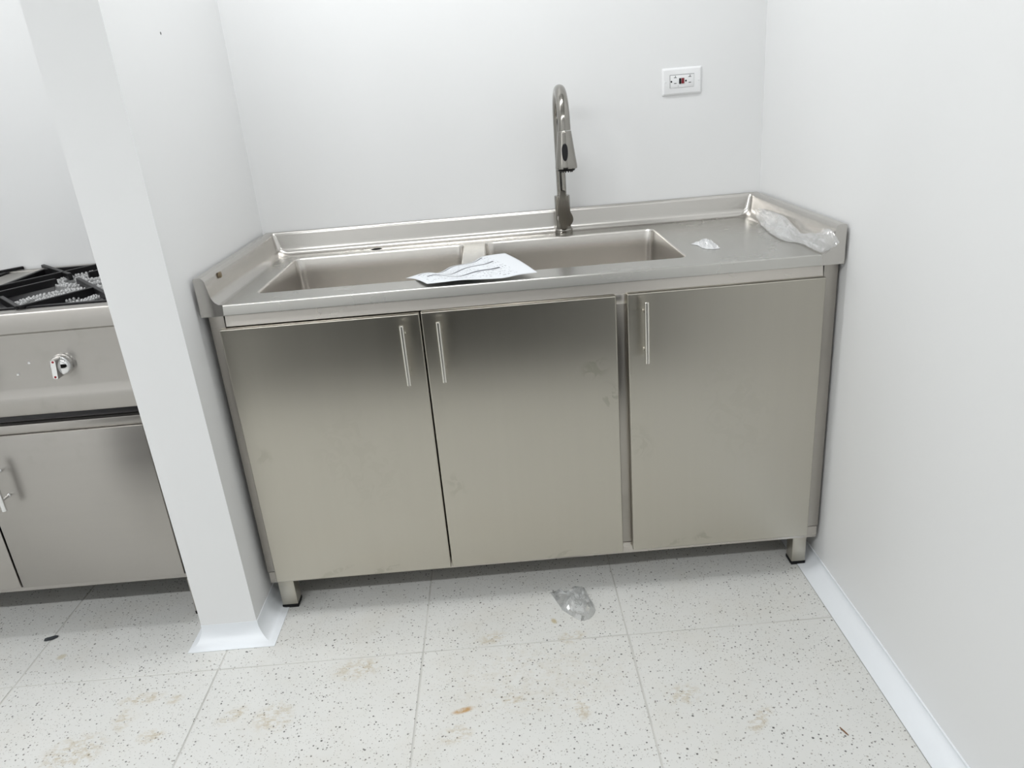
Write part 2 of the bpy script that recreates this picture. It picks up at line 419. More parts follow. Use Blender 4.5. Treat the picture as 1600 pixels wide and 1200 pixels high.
def cove(name, path, out, up, closed_ends=True, seg=8, mat='trim', bead=False):
    """concave cove base along a floor path of (x, y, outward x, outward y)"""
    prof = []
    for k in range(seg+1):
        a = PI/2*k/seg
        prof.append((out*(1-math.sin(a)), up*(1-math.cos(a))))
    prof = [(out, 0.0015)]+[(max(o_, 0.0016), max(z_, 0.0016)) for o_, z_ in prof[0:]]
    bm = bmesh.new(); rows = []
    for (x, y, ox, oy) in path:
        r = [bm.verts.new((x+ox*o_, y+oy*o_, z_)) for o_, z_ in prof]
        r.append(bm.verts.new((x, y, up+0.001))); r.append(bm.verts.new((x, y, 0)))
        r.append(bm.verts.new((x+ox*out, y+oy*out, 0)))
        rows.append(r)
    n = len(rows[0])
    for a, b in zip(rows, rows[1:]):
        for k in range(n): bm.faces.new((a[k], a[(k+1) % n], b[(k+1) % n], b[k]))
    bm.faces.new(rows[0][::-1]); bm.faces.new(rows[-1])
    bmesh.ops.remove_doubles(bm, verts=bm.verts, dist=1e-5)
    return struct(from_bm(name, bm, mat, None, 30))
yp = pfront(0)
cove('baseboard_partition', [(PX0, YB, -0.75, 0), (PX0, yp, -0.75, -1), (PX1, yp, 1.15, -1), (PX1, YB, 1.15, 0)], 0.042, 0.052)
bb = cove('baseboard_right', [(XR, YB, -1, 0), (XR, YF, -1, 0)], 0.0535, 0.024)
bm = bmesh.new()
random.seed(2)
add_tube(bm, [(XR-0.001, YB-0.005-k*0.06, 0.0255+random.uniform(-.0012, .0012)) for k in range(70)], 0.0026, 8)
sl = from_bm('sealant_bead', bm, 'trim', None, 60); sl.parent = bb
cove('baseboard_back', [(PX1, YB, 0, -1), (XR, YB, 0, -1)], 0.04, 0.05)
cove('baseboard_stove', [(XL, YB, 0, -1), (PX0, YB, 0, -1)], 0.04, 0.05)

# ceiling battens (the lamps of the room)
for n_, (lx, ly, lp) in enumerate(LAMPS):
    t = thing('ceiling_light', 'white linear ceiling lamp in the row above the steel units' if ly > -1 else 'white linear ceiling lamp in the row in front of the steel units', 'ceiling light', (lx, ly, ZC), 'lamps above the steel units' if ly > -1 else 'lamps in front of the steel units')
    bm = bmesh.new(); add_box(bm, -0.45, 0.45, -0.05, 0.05, -0.045, 0.0, 0.003)
    from_bm('housing', bm, 'plate', t, 40)
    bm = bmesh.new(); bm.faces.new([bm.verts.new((x, y, -0.0455)) for x, y in ((-0.44, -0.042), (-0.44, 0.042), (0.44, 0.042), (0.44, -0.042))])
    from_bm('diffuser', bm, emit_mat(lp), t)

# ---------------------------------------------------------------- sink cabinet
cab = thing('sink_cabinet', 'stainless steel base cabinet with three flat doors under the double sink', 'cabinet', (0.75, 0.3, 0))
YFR = 0.019                                        # face of the frame behind the doors
for x0, x1 in ((0.004, 0.040), (1.4665, 1.5005)):
    box('post', x0, x1, YFR, YFR+0.036, 0.1255, 0.8505, 'post', cab, 0.0012)
box('mullion', 0.962, 1.000, YFR, YFR+0.036, 0.1255, 0.817, 'post', cab, 0.0015)
bm = bmesh.new()
prf = [(YFR+0.0035, 0.8505), (YFR-0.0025, 0.8180), (YFR-0.0015, 0.8165), (YFR+0.03, 0.8165), (YFR+0.03, 0.8505)]
ra = [bm.verts.new((0.0425, y, z)) for y, z in prf]; rb = [bm.verts.new((1.4645, y, z)) for y, z in prf]
for k in range(5): bm.faces.new((ra[k], ra[(k+1) % 5], rb[(k+1) % 5], rb[k]))
bm.faces.new(ra); bm.faces.new(rb[::-1])
add_box(bm, 0.966, 0.996, YFR-0.0035, YFR+0.01, 0.792, 0.818, 0.0012)
adopt(from_bm('top_rail', bm, 'frame', None, 40), cab)
box('bottom_rail', 0.0065, 1.498, YFR, YFR+0.034, 0.090, 0.1245, 'frame', cab, 0.0012)
box('side_panel', 0.004, 0.007, YFR+0.037, 0.585, 0.0915, 0.850, 'door', cab)
box('side_panel', 1.4975, 1.5005, YFR+0.037, 0.585, 0.0915, 0.850, 'door', cab)
box('back_panel', 0.004, 1.5005, 0.586, 0.590, 0.0915, 0.850, 'door', cab)
box('bottom_shelf', 0.008, 1.496, YFR+0.035, 0.585, 0.092, 0.104, 'frame', cab)
for x0, x1 in ((0.0212, 0.0640), (1.4385, 1.4760)):
    for y0, y1 in ((0.0275, 0.068), (0.53, 0.57)):
        lg = box('leg', x0, x1, y0, y1, 0.009, 0.0915, 'door', cab, 0.0015)
        ft = box('foot_cap', x0-0.0008, x1+0.0008, y0-0.0008, y1+0.0008, 0.0, 0.010, 'black', None, 0.001)
        adopt(ft, lg)
def bar_handle(x, z0, z1, door, yb=0.0, mat='handle'):
    bm = bmesh.new(); r = 0.0061
    add_lathe(bm, [(0, 0), (r-0.001, 0), (r, 0.001), (r, z1-z0-0.001), (r-0.001, z1-z0), (0, z1-z0)], (x, yb-0.031, z0), (0, 0, 1), 18)
    for z in (z0+0.028, z1-0.028):
        add_lathe(bm, [(0.0062, -0.0005), (0.0058, 0.002), (0.0042, 0.004), (0.0042, 0.031)], (x, yb, z), (0, -1, 0), 12)
    adopt(from_bm('handle', bm, mat, None, 35), door)
for x0, x1, dz0, dz1, hx, hz0, hz1 in ((0.0293, 0.5020, 0.1025, 0.8155, 0.4608, 0.6480, 0.7975),
                                       (0.5050, 0.9682, 0.1050, 0.8172, 0.5465, 0.6485, 0.7995),
                                       (0.9942, 1.4660, 0.1085, 0.8195, 1.0342, 0.6525, 0.8045)):
    d = box('door', x0, x1, 0.0, 0.0185, dz0, dz1, 'door', cab, 0.0034, 3)
    d.modifiers.new('flat_faces', 'WEIGHTED_NORMAL').keep_sharp = True
    bar_handle(hx, hz0, hz1, d)

# ---------------------------------------------------------------- sink worktop
WT = thing('sink_worktop', 'stainless steel worktop with two sunken basins and raised splash edges on the cabinet', 'worktop', (0.75, 0.3, 0.8510))
W, YA, YO = 1.5, -0.010, 0.600          # width, front edge, rear edge
ZT, ZS, ZAB = 0.8770, 0.943, 0.8510
PR = [(0.0, ZAB), (0.0, ZS-0.002), (0.002, ZS), (0.014, ZS+0.0005), (0.019, ZS-0.001), (0.0225, ZS-0.0045), (0.0245, ZS-0.010), (0.030, 0.9005), (0.0325, 0.892), (0.0375, 0.884), (0.0445, 0.8785), (0.054, ZT)]
OI = PR[-1][0]
def ring_xy(o):
    """plan of one profile line: left front -> left back -> right back -> right front"""
    r = 0.034*max(0, (o-0.012)/(OI-0.012)) if o > 0.012 else 0.0
    pts = [(o, YA), (o, YA+0.05)]
    for k in range(9):
        a = PI-(PI/2)*k/8; pts.append((o+r+r*math.cos(a), YO-0.6*o-r+r*math.sin(a)))
    for k in range(9):
        a = PI/2-(PI/2)*k/8; pts.append((W-o-r+r*math.cos(a), YO-0.6*o-r+r*math.sin(a)))
    return pts+[(W-o, YA+0.05), (W-o, YA)]
bm = bmesh.new(); rows = []
for o, z in PR: rows.append([bm.verts.new((x, y, z)) for x, y in ring_xy(o)])
for a, b in zip(rows, rows[1:]):
    for k in range(len(a)-1): bm.faces.new((a[k], a[k+1], b[k+1], b[k]))
# closed front ends of the side splashes
for k, s in ((0, 1), (-1, -1)):
    vs = [r[k] for r in rows]
    x = OI if s > 0 else W-OI
    vs.append(bm.verts.new((x, YA, ZAB)))
    bm.faces.new(vs if s < 0 else vs[::-1])
bmesh.ops.remove_doubles(bm, verts=bm.verts, dist=1e-6)
adopt(from_bm('splash_edge', bm, 'splash', None, 38), WT)
# deck with openings
B1 = (0.104, 0.604, 0.0800, 0.4960); B2 = (0.661, 1.1586, 0.0800, 0.4960); BR = 0.024
HOLE = (0.3376, 0.5410)
RF = 0.0035
inner = ring_xy(OI)
bm = bmesh.new()
outer = [(x, max(y, YA+RF)) for x, y in inner]
loops = [outer, rrect(*B1, BR), rrect(*B2, BR), [(HOLE[0]+0.0165*math.cos(2*PI*k/20), HOLE[1]+0.0165*math.sin(2*PI*k/20)) for k in range(20)]]
es = []
for lp in loops:
    v = [bm.verts.new((x, y, ZT)) for x, y in lp]
    es += [bm.edges.new((v[k], v[(k+1) % len(v)])) for k in range(len(v))]
bmesh.ops.triangle_fill(bm, use_beauty=True, use_dissolve=False, edges=es)
for f in bm.faces:
    if f.normal.z < 0: f.normal_flip()
# rolled front edge and apron
fr = [[(YA+RF-RF*math.sin(a), ZT-RF+RF*math.cos(a)) for a in [PI/2*k/5 for k in range(6)]]+[(YA-0.0036, ZAB+0.0026), (YA-0.0032, ZAB+0.0010), (YA-0.001, ZAB), (YA+0.012, ZAB)]][0]
x0, x1 = OI, W-OI
av = [bm.verts.new((x0, y, z)) for y, z in fr]; bv = [bm.verts.new((x1, y, z)) for y, z in fr]
for k in range(len(fr)-1): bm.faces.new((av[k], av[k+1], bv[k+1], bv[k]))
bmesh.ops.remove_doubles(bm, verts=bm.verts, dist=1e-6)
adopt(from_bm('deck', bm, 'top', None, 28), WT).modifiers.new('flat_faces', 'WEIGHTED_NORMAL').keep_sharp = True
lathe('hole_shadow_cup', [(0.0166, -0.0006), (0.0166, -0.05), (0, -0.05)], (*HOLE, ZT), (0, 0, 1), 'dark', WT, 20).name = 'tap_hole_shade'  # cup coloured near-black, so the hole's shade is painted in
def basin(B, dx):
    bm = bmesh.new(); rows = []
    for ins, dz in [(0, 0), (0.0012, -0.0005), (0.0026, -0.0022), (0.0034, -0.005), (0.0050, -0.05), (0.009, -0.165), (0.011, -0.178), (0.016, -0.188), (0.024, -0.194), (0.034, -0.196)]:
        r = max(BR-ins*0.25, 0.012)
        rows.append([bm.verts.new((x, y, ZT+dz)) for x, y in rrect(B[0]+ins, B[1]-ins, B[2]+ins, B[3]-ins, r)])
    n = len(rows[0])
    for a, b in zip(rows, rows[1:]):
        for k in range(n): bm.faces.new((a[k], b[k], b[(k+1) % n], a[(k+1) % n]))
    cx, cy = (B[0]+B[1])/2, (B[2]+B[3])/2+0.05
    c = bm.verts.new((cx, cy, ZT-0.199))
    for k in range(n): bm.faces.new((rows[-1][k], c, rows[-1][(k+1) % n]))
    me = bpy.data.meshes.new('basin'); bm.to_mesh(me); bm.free()
    o = adopt(link('basin', me, 'basin', None, 50), WT)
    bm = bmesh.new()
    add_lathe(bm, [(0.056, 0.0), (0.055, 0.003), (0.046, 0.003), (0.040, -0.004), (0.036, -0.004), (0.0, -0.003)], (cx, cy, ZT-0.197), (0, 0, 1), 28)
    adopt(from_bm('drain', bm, 'chrome', None, 35), o)
basin(B1, 0); basin(B2, 0)

# ---------------------------------------------------------------- tap
FX, FY = 0.900, 0.539
fa = thing('kitchen_faucet', 'brushed nickel gooseneck pull-down faucet standing behind the sink basins', 'faucet', (FX, FY, ZT))
lathe('base_ring', [(0, 0), (0.0265, 0), (0.0268, 0.003), (0.0268, 0.008), (0.0262, 0.0088), (0.0262, 0.0098), (0.0268, 0.0105), (0.0268, 0.0135), (0.0255, 0.0155), (0.0235, 0.0165)], (FX, FY, ZT), (0, 0, 1), 'nickel', fa, 36)
lathe('body', [(0.0228, 0.016), (0.0226, 0.1105), (0.0215, 0.1118), (0.0150, 0.1122), (0.0, 0.1122)], (FX, FY, ZT), (0, 0, 1), 'nickel', fa, 36)
ZA, RA = 1.188, 0.089
path = [(FX, FY, z) for z in (0.984, 1.03, 1.08, 1.13, 1.17)]
for k in range(25):
    a = PI*k/24; path.append((FX, FY-RA+RA*math.cos(a), ZA+RA*math.sin(a)))
path.append((FX, FY-2*RA, 1.178))
tube('spout', path, [0.0140]*6+[0.0140+0.0026*k/24 for k in range(len(path)-6)], 'nickel', fa, 24)
HY = FY-2*RA
sh = lathe('spray_head', [(0.0, 0.0), (0.0170, 0.0), (0.0178, -0.001), (0.0182, -0.004), (0.0222, -0.035), (0.0262, -0.066), (0.0288, -0.084), (0.0294, -0.092), (0.0290, -0.0952), (0.0265, -0.0965), (0.0, -0.0965)], (FX, HY, 1.1765), (0, 0.035, 1), 'nickel', fa, 36)
o = lathe('nozzle', [(0.0, 0), (0.0235, 0), (0.0228, -0.0035), (0.0205, -0.005), (0.0, -0.005)], (FX, HY-0.0034, 1.0800), (0, 0.035, 1), 'black', None, 28); adopt(o, sh)
bm = bmesh.new()
for k in range(14):
    a = 2*PI*k/14
    add_lathe(bm, [(0.0017, 0.0), (0.0013, -0.0035), (0.0, -0.0035)], (FX+0.016*math.cos(a), HY-0.0036+0.016*math.sin(a), 1.0755), (0, 0, 1), 6)
adopt(from_bm('nozzle_jets', bm, 'black', None, 40), sh)
# toggle button wrapped on the cone, turned a little towards the partition
bm = bmesh.new()
def cone_pt(th, z, lift):
    t = (1.1765-z); r = 0.0182+(t-0.004)*(0.0288-0.0182)/0.080+lift
    return Vector((FX+r*math.sin(th), HY-0.035*t-r*math.cos(th), z))
def btn_half(s):
    """half width along the button, narrow waist"""
    return (0.0082+0.0016*s)*max(0, 1-abs(s)**2.6)**0.5
rows = []
for layer, lf in ((0, -0.0005), (1, 0.0016)):
    rr = []
    for k in range(36):
        a = 2*PI*k/36; s = math.sin(a); c = math.cos(a)
        sc = 1.0 if layer == 0 else 0.88
        z = 1.1245+0.0225*s*sc
        rr.append(bm.verts.new(cone_pt(-0.16+sc*(1 if c >= 0 else -1)*btn_half(s*0.999)/0.024, z, lf)))
    rows.append(rr)
for k in range(36): bm.faces.new((rows[0][k], rows[0][(k+1) % 36], rows[1][(k+1) % 36], rows[1][k]))
bm.faces.new(rows[1])
adopt(from_bm('spray_button', bm, 'black', None, 40), sh)
# lever handle: round hub on a side valve with a blade rising in front of the body
lathe('valve_stub', [(0.0185, 0.0), (0.0190, 0.030), (0.0196, 0.041), (0.0, 0.041)], (FX-0.001, FY-0.014, 0.9255), (0.10, -1, 0.06), 'nickel', fa, 28)
bm = bmesh.new()
outl = []
for k in range(19):                                   # round hub, lower part
    a = math.radians(152)+math.radians(236)*k/18; outl.append((0.0216*math.cos(a), 0.0216*math.sin(a)))
outl += [(0.0130, 0.022), (0.0108, 0.034), (0.0085, 0.048), (0.0055, 0.062), (0.0025, 0.0705)]
for k in range(7):
    a = math.radians(10)+math.radians(160)*k/6; outl.append((-0.0055+0.0088*math.cos(a), 0.0735+0.0088*math.sin(a)))
outl += [(-0.0150, 0.068), (-0.0152, 0.055), (-0.0145, 0.040), (-0.0140, 0.028), (-0.0150, 0.019)]
fv, bv = [], []
for (x, z) in outl:
    y = FY-0.0575-0.10*max(z, 0)**1.15*1.2
    fv.append(bm.verts.new((FX+0.003+x, y, 0.9275+z*1.02))); bv.append(bm.verts.new((FX+0.003+x*1.02, y+0.0065, 0.9275+z)))
n = len(outl)
bm.faces.new(fv); bm.faces.new(bv[::-1])
for k in range(n): bm.faces.new((fv[k], bv[k], bv[(k+1) % n], fv[(k+1) % n]))
bmesh.ops.triangulate(bm, faces=[f for f in bm.faces if len(f.verts) > 4])
hd = adopt(from_bm('lever', bm, 'nickel', None, 30), fa)
for dx in (-0.010, 0.012):
    o = lathe('temperature_dot', [(0, 0.0006), (0.0016, 0.0005), (0.0018, -0.001)], (FX+0.003+dx, FY-0.0578, 0.934), (0, -1, 0), 'slot', None, 10); adopt(o, hd)

# ---------------------------------------------------------------- wall socket
OX, OZ, OW, OH = 1.2683, 1.2735, 0.1148, 0.0739
so = thing('wall_socket', 'white horizontal wall socket plate with black and red test buttons', 'socket', (OX, YB, OZ))
def socket_box(name, x, z, w, h, y0, y1, mat, par, bev=0.0006):
    return box(name, OX+x-w/2, OX+x+w/2, YB-y1, YB-y0, OZ+z-h/2, OZ+z+h/2, mat, par, bev)
bm = bmesh.new()
prof = [(0.0, 0.0), (0.0, 0.0018), (0.0012, 0.0032), (0.0048, 0.0058), (0.0060, 0.0062)]
rows = [[bm.verts.new((OX+x, YB-dy, OZ+z)) for x, z in rrect(-OW/2+i_, OW/2-i_, -OH/2+i_, OH/2-i_, max(0.003-i_*0.3, 0.001), 3)] for i_, dy in prof]
n = len(rows[0])
for a, b in zip(rows, rows[1:]):
    for k in range(n): bm.faces.new((a[k], a[(k+1) % n], b[(k+1) % n], b[k]))
bm.faces.new(rows[-1])
pl = adopt(from_bm('cover_plate', bm, 'plate', None, 25), so)
socket_box('gap_frame', -0.0005, 0.0005, 0.0700, 0.0355, 0.0055, 0.0064, 'slot', so, 0)
rc = socket_box('receptacle', 0, 0, 0.0685, 0.0340, 0.0055, 0.0074, 'plate', so)
for cx in (-0.0195, 0.0225):
    socket_box('slot', cx-0.0005, 0.0105, 0.0085, 0.0017, 0.0072, 0.00765, 'slot', so, 0)
    socket_box('slot', cx, 0.0130, 0.0018, 0.0050, 0.0072, 0.00765, 'slot', so, 0)
    socket_box('slot', cx-0.0005, -0.0050, 0.0070, 0.0021, 0.0072, 0.00765, 'slot', so, 0)
    ax = -0.0125 if cx < 0 else -0.0125
    o = lathe('ground_hole', [(0, 0.0006), (0.0025, 0.0005), (0.0025, -0.0004)], (OX+cx-0.0118, YB-0.0073, OZ+0.0002), (0, -1, 0), 'black', None, 14); adopt(o, so)
socket_box('test_button', -0.0062, 0.0005, 0.0058, 0.0150, 0.0072, 0.0090, 'black', so)
socket_box('reset_button', 0.0018, 0.0008, 0.0080, 0.0150, 0.0072, 0.0090, 'red', so)
for x in (-0.048, 0.048):
    o = lathe('plate_screw', [(0, 0.0009), (0.0022, 0.0006), (0.0028, 0.0)], (OX+x, YB-0.0062, OZ), (0, -1, 0), 'plate', None, 12); adopt(o, so)
o = lathe('indicator_light', [(0, 0.0004), (0.0010, 0.0003), (0.0010, 0.0)], (OX-0.0115, YB-0.0074, OZ-0.0125), (0, -1, 0), 'slot', None, 8); adopt(o, so)

# ---------------------------------------------------------------- gas stove in the next bay
XS1, XS0 = -0.186, -1.290
st = thing('gas_stove', 'stainless steel gas range with front knobs beyond the white partition', 'stove', ((XS0+XS1)/2, 0.3, 0))
extrude_profile('control_panel', [(0.040, 0.8965), (0.006, 0.8975), (0.002, 0.8960), (0.000, 0.892), (0.000, 0.849), (0.0045, 0.8445), (0.0060, 0.712), (0.0045, 0.706), (0.0020, 0.690), (0.0005, 0.686), (0.0, 0.672), (0.0, 0.648), (0.003, 0.6425), (0.008, 0.6405), (0.040, 0.6405)], XS0, XS1, 'stove', st)
box('crumb_tray', XS0+0.03, XS1-0.014, 0.024, 0.45, 0.6195, 0.634, 'pan', st, 0.001)
box('rail', XS0, XS1, 0.006, 0.040, 0.5935, 0.6175, 'stove', st, 0.0012)
bm = bmesh.new()
add_box(bm, XS1-0.012, XS1, 0.010, 0.05, 0.6175, 0.6405); adopt(from_bm('bracket', bm, 'stove', None), st)
box('side_panel', XS1-0.003, XS1, 0.041, 0.585, 0.12, 0.896, 'stove', st)
box('side_panel', XS0, XS0+0.003, 0.041, 0.585, 0.12, 0.896, 'stove', st)
box('back_panel', XS0, XS1, 0.586, 0.590, 0.12, 0.896, 'stove', st)
box('rear_ledge', XS0, XS1, 0.560, 0.5905, 0.884, 0.8975, 'stove', st, 0.001)
box('divider_strip', -0.765, -0.672, 0.041, 0.559, 0.876, 0.8955, 'stove', st, 0.001)
box('burner_pan', -0.671, XS1-0.004, 0.041, 0.559, 0.860, 0.866, 'pan', st)
box('burner_pan', XS0+0.004, -0.766, 0.041, 0.559, 0.860, 0.866, 'pan', st)
box('base_shelf', XS0+0.004, XS1-0.004, 0.041, 0.585, 0.118, 0.130, 'stove', st)
box('corner_post', XS1-0.020, XS1, 0.006, 0.040, 0.118, 0.593, 'stove', st, 0.001)
box('corner_post', XS0, XS0+0.020, 0.006, 0.040, 0.118, 0.593, 'stove', st, 0.001)
for x0, x1, hx in ((-0.6385, -0.2070, -0.588), (-1.0740, -0.6430, -0.694), (-1.285, -1.0780, -1.10)):
    d = box('door', x0, x1, -0.002, 0.0055, 0.1555, 0.5940, 'stove', st, 0.0022, 2)
    bar_handle(hx, 0.405, 0.532, d, -0.002, 'chrome')
for x0, x1 in ((-0.2240, -0.1880), (-1.288, -1.252)):
    for y0, y1 in ((0.034, 0.070), (0.53, 0.566)):
        lg = box('leg', x0, x1, y0, y1, 0.009, 0.1185, 'stove', st, 0.0012)
        adopt(box('foot_cap', x0-0.0008, x1+0.0008, y0-0.0008, y1+0.0008, 0.0, 0.010, 'black', None, 0.001), lg)
for kx, rot in ((-0.3555, 0.12), (-0.548, 0.0), (-0.78, 0.0), (-1.05, 0.0)):
    kz = 0.7640; y0 = 0.0055
    kb = lathe('knob', [(0.0, -0.001), (0.0245, -0.001), (0.0262, 0.002), (0.0268, 0.006), (0.0258, 0.012), (0.0225, 0.0185), (0.0170, 0.0235), (0.0, 0.026)], (kx, y0, kz), (0, -1, 0), 'chrome', st, 32)
    bm = bmesh.new()
    outl = rrect(-0.0062, 0.0062, -0.0245, 0.0245, 0.004, 4)
    R = Matrix.Rotation(rot, 3, 'Y')
    lay = []
    for sc, dy in ((1.15, 0.010), (1.0, 0.038), (0.93, 0.0415)):
        lay.append([bm.verts.new(Vector((kx, y0-dy, kz))+R @ Vector((x*sc, 0, z*(1.0 if dy < .03 else sc)))) for x, z in outl])
    n = len(outl)
    for a, b in zip(lay, lay[1:]):
        for k in range(n): bm.faces.new((a[k], a[(k+1) % n], b[(k+1) % n], b[k]))
    bm.faces.new(lay[-1]); bm.faces.new(lay[0][::-1])
    adopt(from_bm('grip', bm, 'chrome', None, 35), kb)
    for s in (-1, 1):
        q = Vector((kx, y0-0.0416, kz))+R @ Vector((0, 0, 0.0185*s))
        o = lathe('red_dot', [(0, 0.0006), (0.0027, 0.0005), (0.0029, -0.0006)], q, (0, -1, 0), 'redmark', None, 12); adopt(o, kb)
for sx, sz in ((-0.4345, 0.7735), (-0.4690, 0.7470)):
    lathe('screw', [(0.0, 0.003), (0.0022, 0.0027), (0.0036, 0.0012), (0.0038, -0.0005)], (sx, 0.0058, sz), (0, -1, 0), 'chrome', st, 12)

# burners: knobbly cast rings lifted out of the pan
def burner(cx, cy, label):
    t = thing('stove_burner', label, 'burner', (cx, cy, 0.866))
    for name, ro, rw, z in (('outer_ring', 0.098, 0.030, 0.012), ('inner_ring', 0.044, 0.026, 0.014)):
        bm = bmesh.new()
        add_lathe(bm, [(ro-rw/2, -0.012), (ro-rw/2, 0.004), (ro-rw/2+0.004, 0.008), (ro+rw/2-0.004, 0.008), (ro+rw/2, 0.004), (ro+rw/2, -0.012), (ro-rw/2, -0.012)], (0, 0, z), (0, 0, 1), 40)
        random.seed(int(ro*1000))
        for lane in (-0.36, 0.0, 0.36):
            r = ro+lane*rw; k = int(2*PI*r/0.0098)
            for i in range(k):
                a = 2*PI*(i+random.uniform(-.25, .25)+lane)/k
                q = (r*math.cos(a), r*math.sin(a), z+0.008+random.uniform(-.0005, .0015))
                add_lathe(bm, [(0.0046, -0.002), (0.0044, 0.0015), (0.0026, 0.0042), (0, 0.0048)], q, (0, 0, 1), 6)
        o = from_bm(name, bm, 'burner', t, 50)
    bm = bmesh.new(); add_tube(bm, [(0, 0.02, 0.006), (0, 0.112, 0.006)], 0.006, 8)
    from_bm('feed_pipe', bm, 'burner', t, 50); bm = bmesh.new()
    for a in range(1):
        an = PI/6+2*PI*a/3
        add_tube(bm, [(0.03*math.cos(an), 0.03*math.sin(an), 0.006), (0.09*math.cos(an), 0.09*math.sin(an), 0.006)], 0.006, 8)
    from_bm('feed_pipe', bm, 'burner', t, 50)
burner(-0.410, 0.165, 'grey knobbly cast ring burner at the front, under the black grate')
burner(-0.440, 0.420, 'grey knobbly cast ring burner by the wall, under the black grate')
# grates
def grate(flip, label):
    f = (lambda x: -1.440-x) if flip else (lambda x: x)
    t = thing('pan_grate', label, 'grate', (f(-0.43), 0.30, 0.872), 'cast iron grates on the stove')
    o0 = Vector(t.location)
    def bar(a, b, w=0.012, zt=0.9035, h=0.028, name='bar'):
        a = Vector((f(a[0]), a[1], 0)); b = Vector((f(b[0]), b[1], 0)); d = (b-a).normalized(); nrm = Vector((-d.y, d.x, 0))*w/2
        bm = bmesh.new(); vs = []
        for z in (zt-h, zt):
            for p in (a-nrm, b-nrm, b+nrm, a+nrm): vs.append(bm.verts.new((p.x, p.y, z)))
        for q in ((0, 1, 2, 3), (7, 6, 5, 4), (0, 4, 5, 1), (1, 5, 6, 2), (2, 6, 7, 3), (3, 7, 4, 0)): bm.faces.new([vs[i] for i in q])
        bmesh.ops.recalc_face_normals(bm, faces=bm.faces)
        bmesh.ops.bevel(bm, geom=list(bm.edges), offset=0.0015, segments=1, affect='EDGES')
        adopt(from_bm(name, bm, 'iron', None), t)
    x0, x1, y0, y1 = -0.664, -0.203, 0.050, 0.551
    for k, (a, b) in enumerate((((x0, y0), (x1, y0)), ((x0, y1), (x1, y1)), ((x0, y0), (x0, y1)), ((x1, y0), (x1, y1)))):
        bar(a, b, 0.011, 0.9000, 0.018, 'frame_bar')
    for a, b in (((-0.690, 0.600), (-0.508, 0.409)), ((-0.665, 0.295), (-0.490, 0.530)), ((-0.668, 0.140), (-0.516, 0.350)),
                 ((-0.455, 0.405), (-0.310, 0.580)), ((-0.449, 0.336), (-0.215, 0.048)), ((-0.437, 0.038), (-0.335, 0.190)),
                 ((-0.558, 0.170), (-0.440, 0.040)), ((-0.34, 0.44), (-0.21, 0.30))):
        bar(a, b, 0.011, 0.9055, 0.020)
    for x, y in ((x0, y0), (x1, y0), (x0, y1), (x1, y1)):
        bm = bmesh.new(); add_box(bm, f(x)-0.006, f(x)+0.006, y-0.006, y+0.006, 0.866, 0.8985)
        adopt(from_bm('foot', bm, 'iron', None), t)
grate(False, 'black cast iron pan grate beside the white partition')
grate(True, 'black cast iron pan grate across the steel divider strip')

# ---------------------------------------------------------------- unseen dark block, added opposite so the upper doors mirror something dark
lc = thing('unseen_dark_block', 'unseen black block added opposite the steel units to darken their door reflections', 'cabinet', (0.300, -2.06, 0))
box('body', -0.80, 1.40, -2.31, -1.835, 0.05, 0.92, 'block_black', lc, 0.004)
box('plinth', -0.78, 1.38, -2.29, -1.86, 0.0, 0.05, 'block_black', lc)
for k in range(4):  # door and handle shapes on the added block
    d = box('door', -0.797+k*0.5493, -0.801+(k+1)*0.5493, -1.835, -1.817, 0.056, 0.912, 'block_black', lc, 0.003)
    adopt(box('handle', -0.59+k*0.5493, -0.46+k*0.5493, -1.817, -1.805, 0.86, 0.87, 'black', None, 0.002), d)

# ---------------------------------------------------------------- leaflet on the sink
near = [on(x, y, 'y', yy) for x, y, yy in [(667.4, 443.5, .005), (692, 440.8, .0), (722.5, 437.4, .0), (755, 436.2, .0), (785.5, 434.4, .0), (813, 428.9, .01), (839.8, 425.6, .012)]]
far = [on(x, y, 'y', yy) for x, y, yy in [(634, 434.7, .15), (657, 428.4, .165), (686, 425.8, .17), (706, 416, .19), (737, 410, .195), (755, 400.5, .205), (789, 395.4, .215)]]
bm = bmesh.new(); NU, NV = 48, 20
uvl = bm.loops.layers.uv.new('UVMap'); grid = []
for i in range(NU+1):
    u = i/NU; a = lerp_table(near, u); b = lerp_table(far, u); row = []
    for j in range(NV+1):
        v = j/NV; p = a.lerp(b, v)
        p.z += 0.010*math.sin(PI*v)*(0.6+0.4*math.sin(u*11)) + 0.0022*math.sin(u*16-1.0)*math.sin(PI*v)
        if p.y < 0.080 or 0.604 < p.x < 0.661: p.z = max(p.z, ZT+0.0008)
        row.append(bm.verts.new(p))
    grid.append(row)
for i in range(NU):
    for j in range(NV):
        f = bm.faces.new((grid[i][j], grid[i+1][j], grid[i+1][j+1], grid[i][j+1]))
        for lp, (du, dv) in zip(f.loops, ((0, 0), (1, 0), (1, 1), (0, 1))): lp[uvl].uv = ((i+du)/NU, (j+dv)/NV)
pp = from_bm('instruction_leaflet', bm, 'paper', None, 60)
md = pp.modifiers.new('thickness', 'SOLIDIFY'); md.thickness = 0.0003
tag(pp, 'crumpled white sheet of printed paper lying across the sink divider', 'paper')

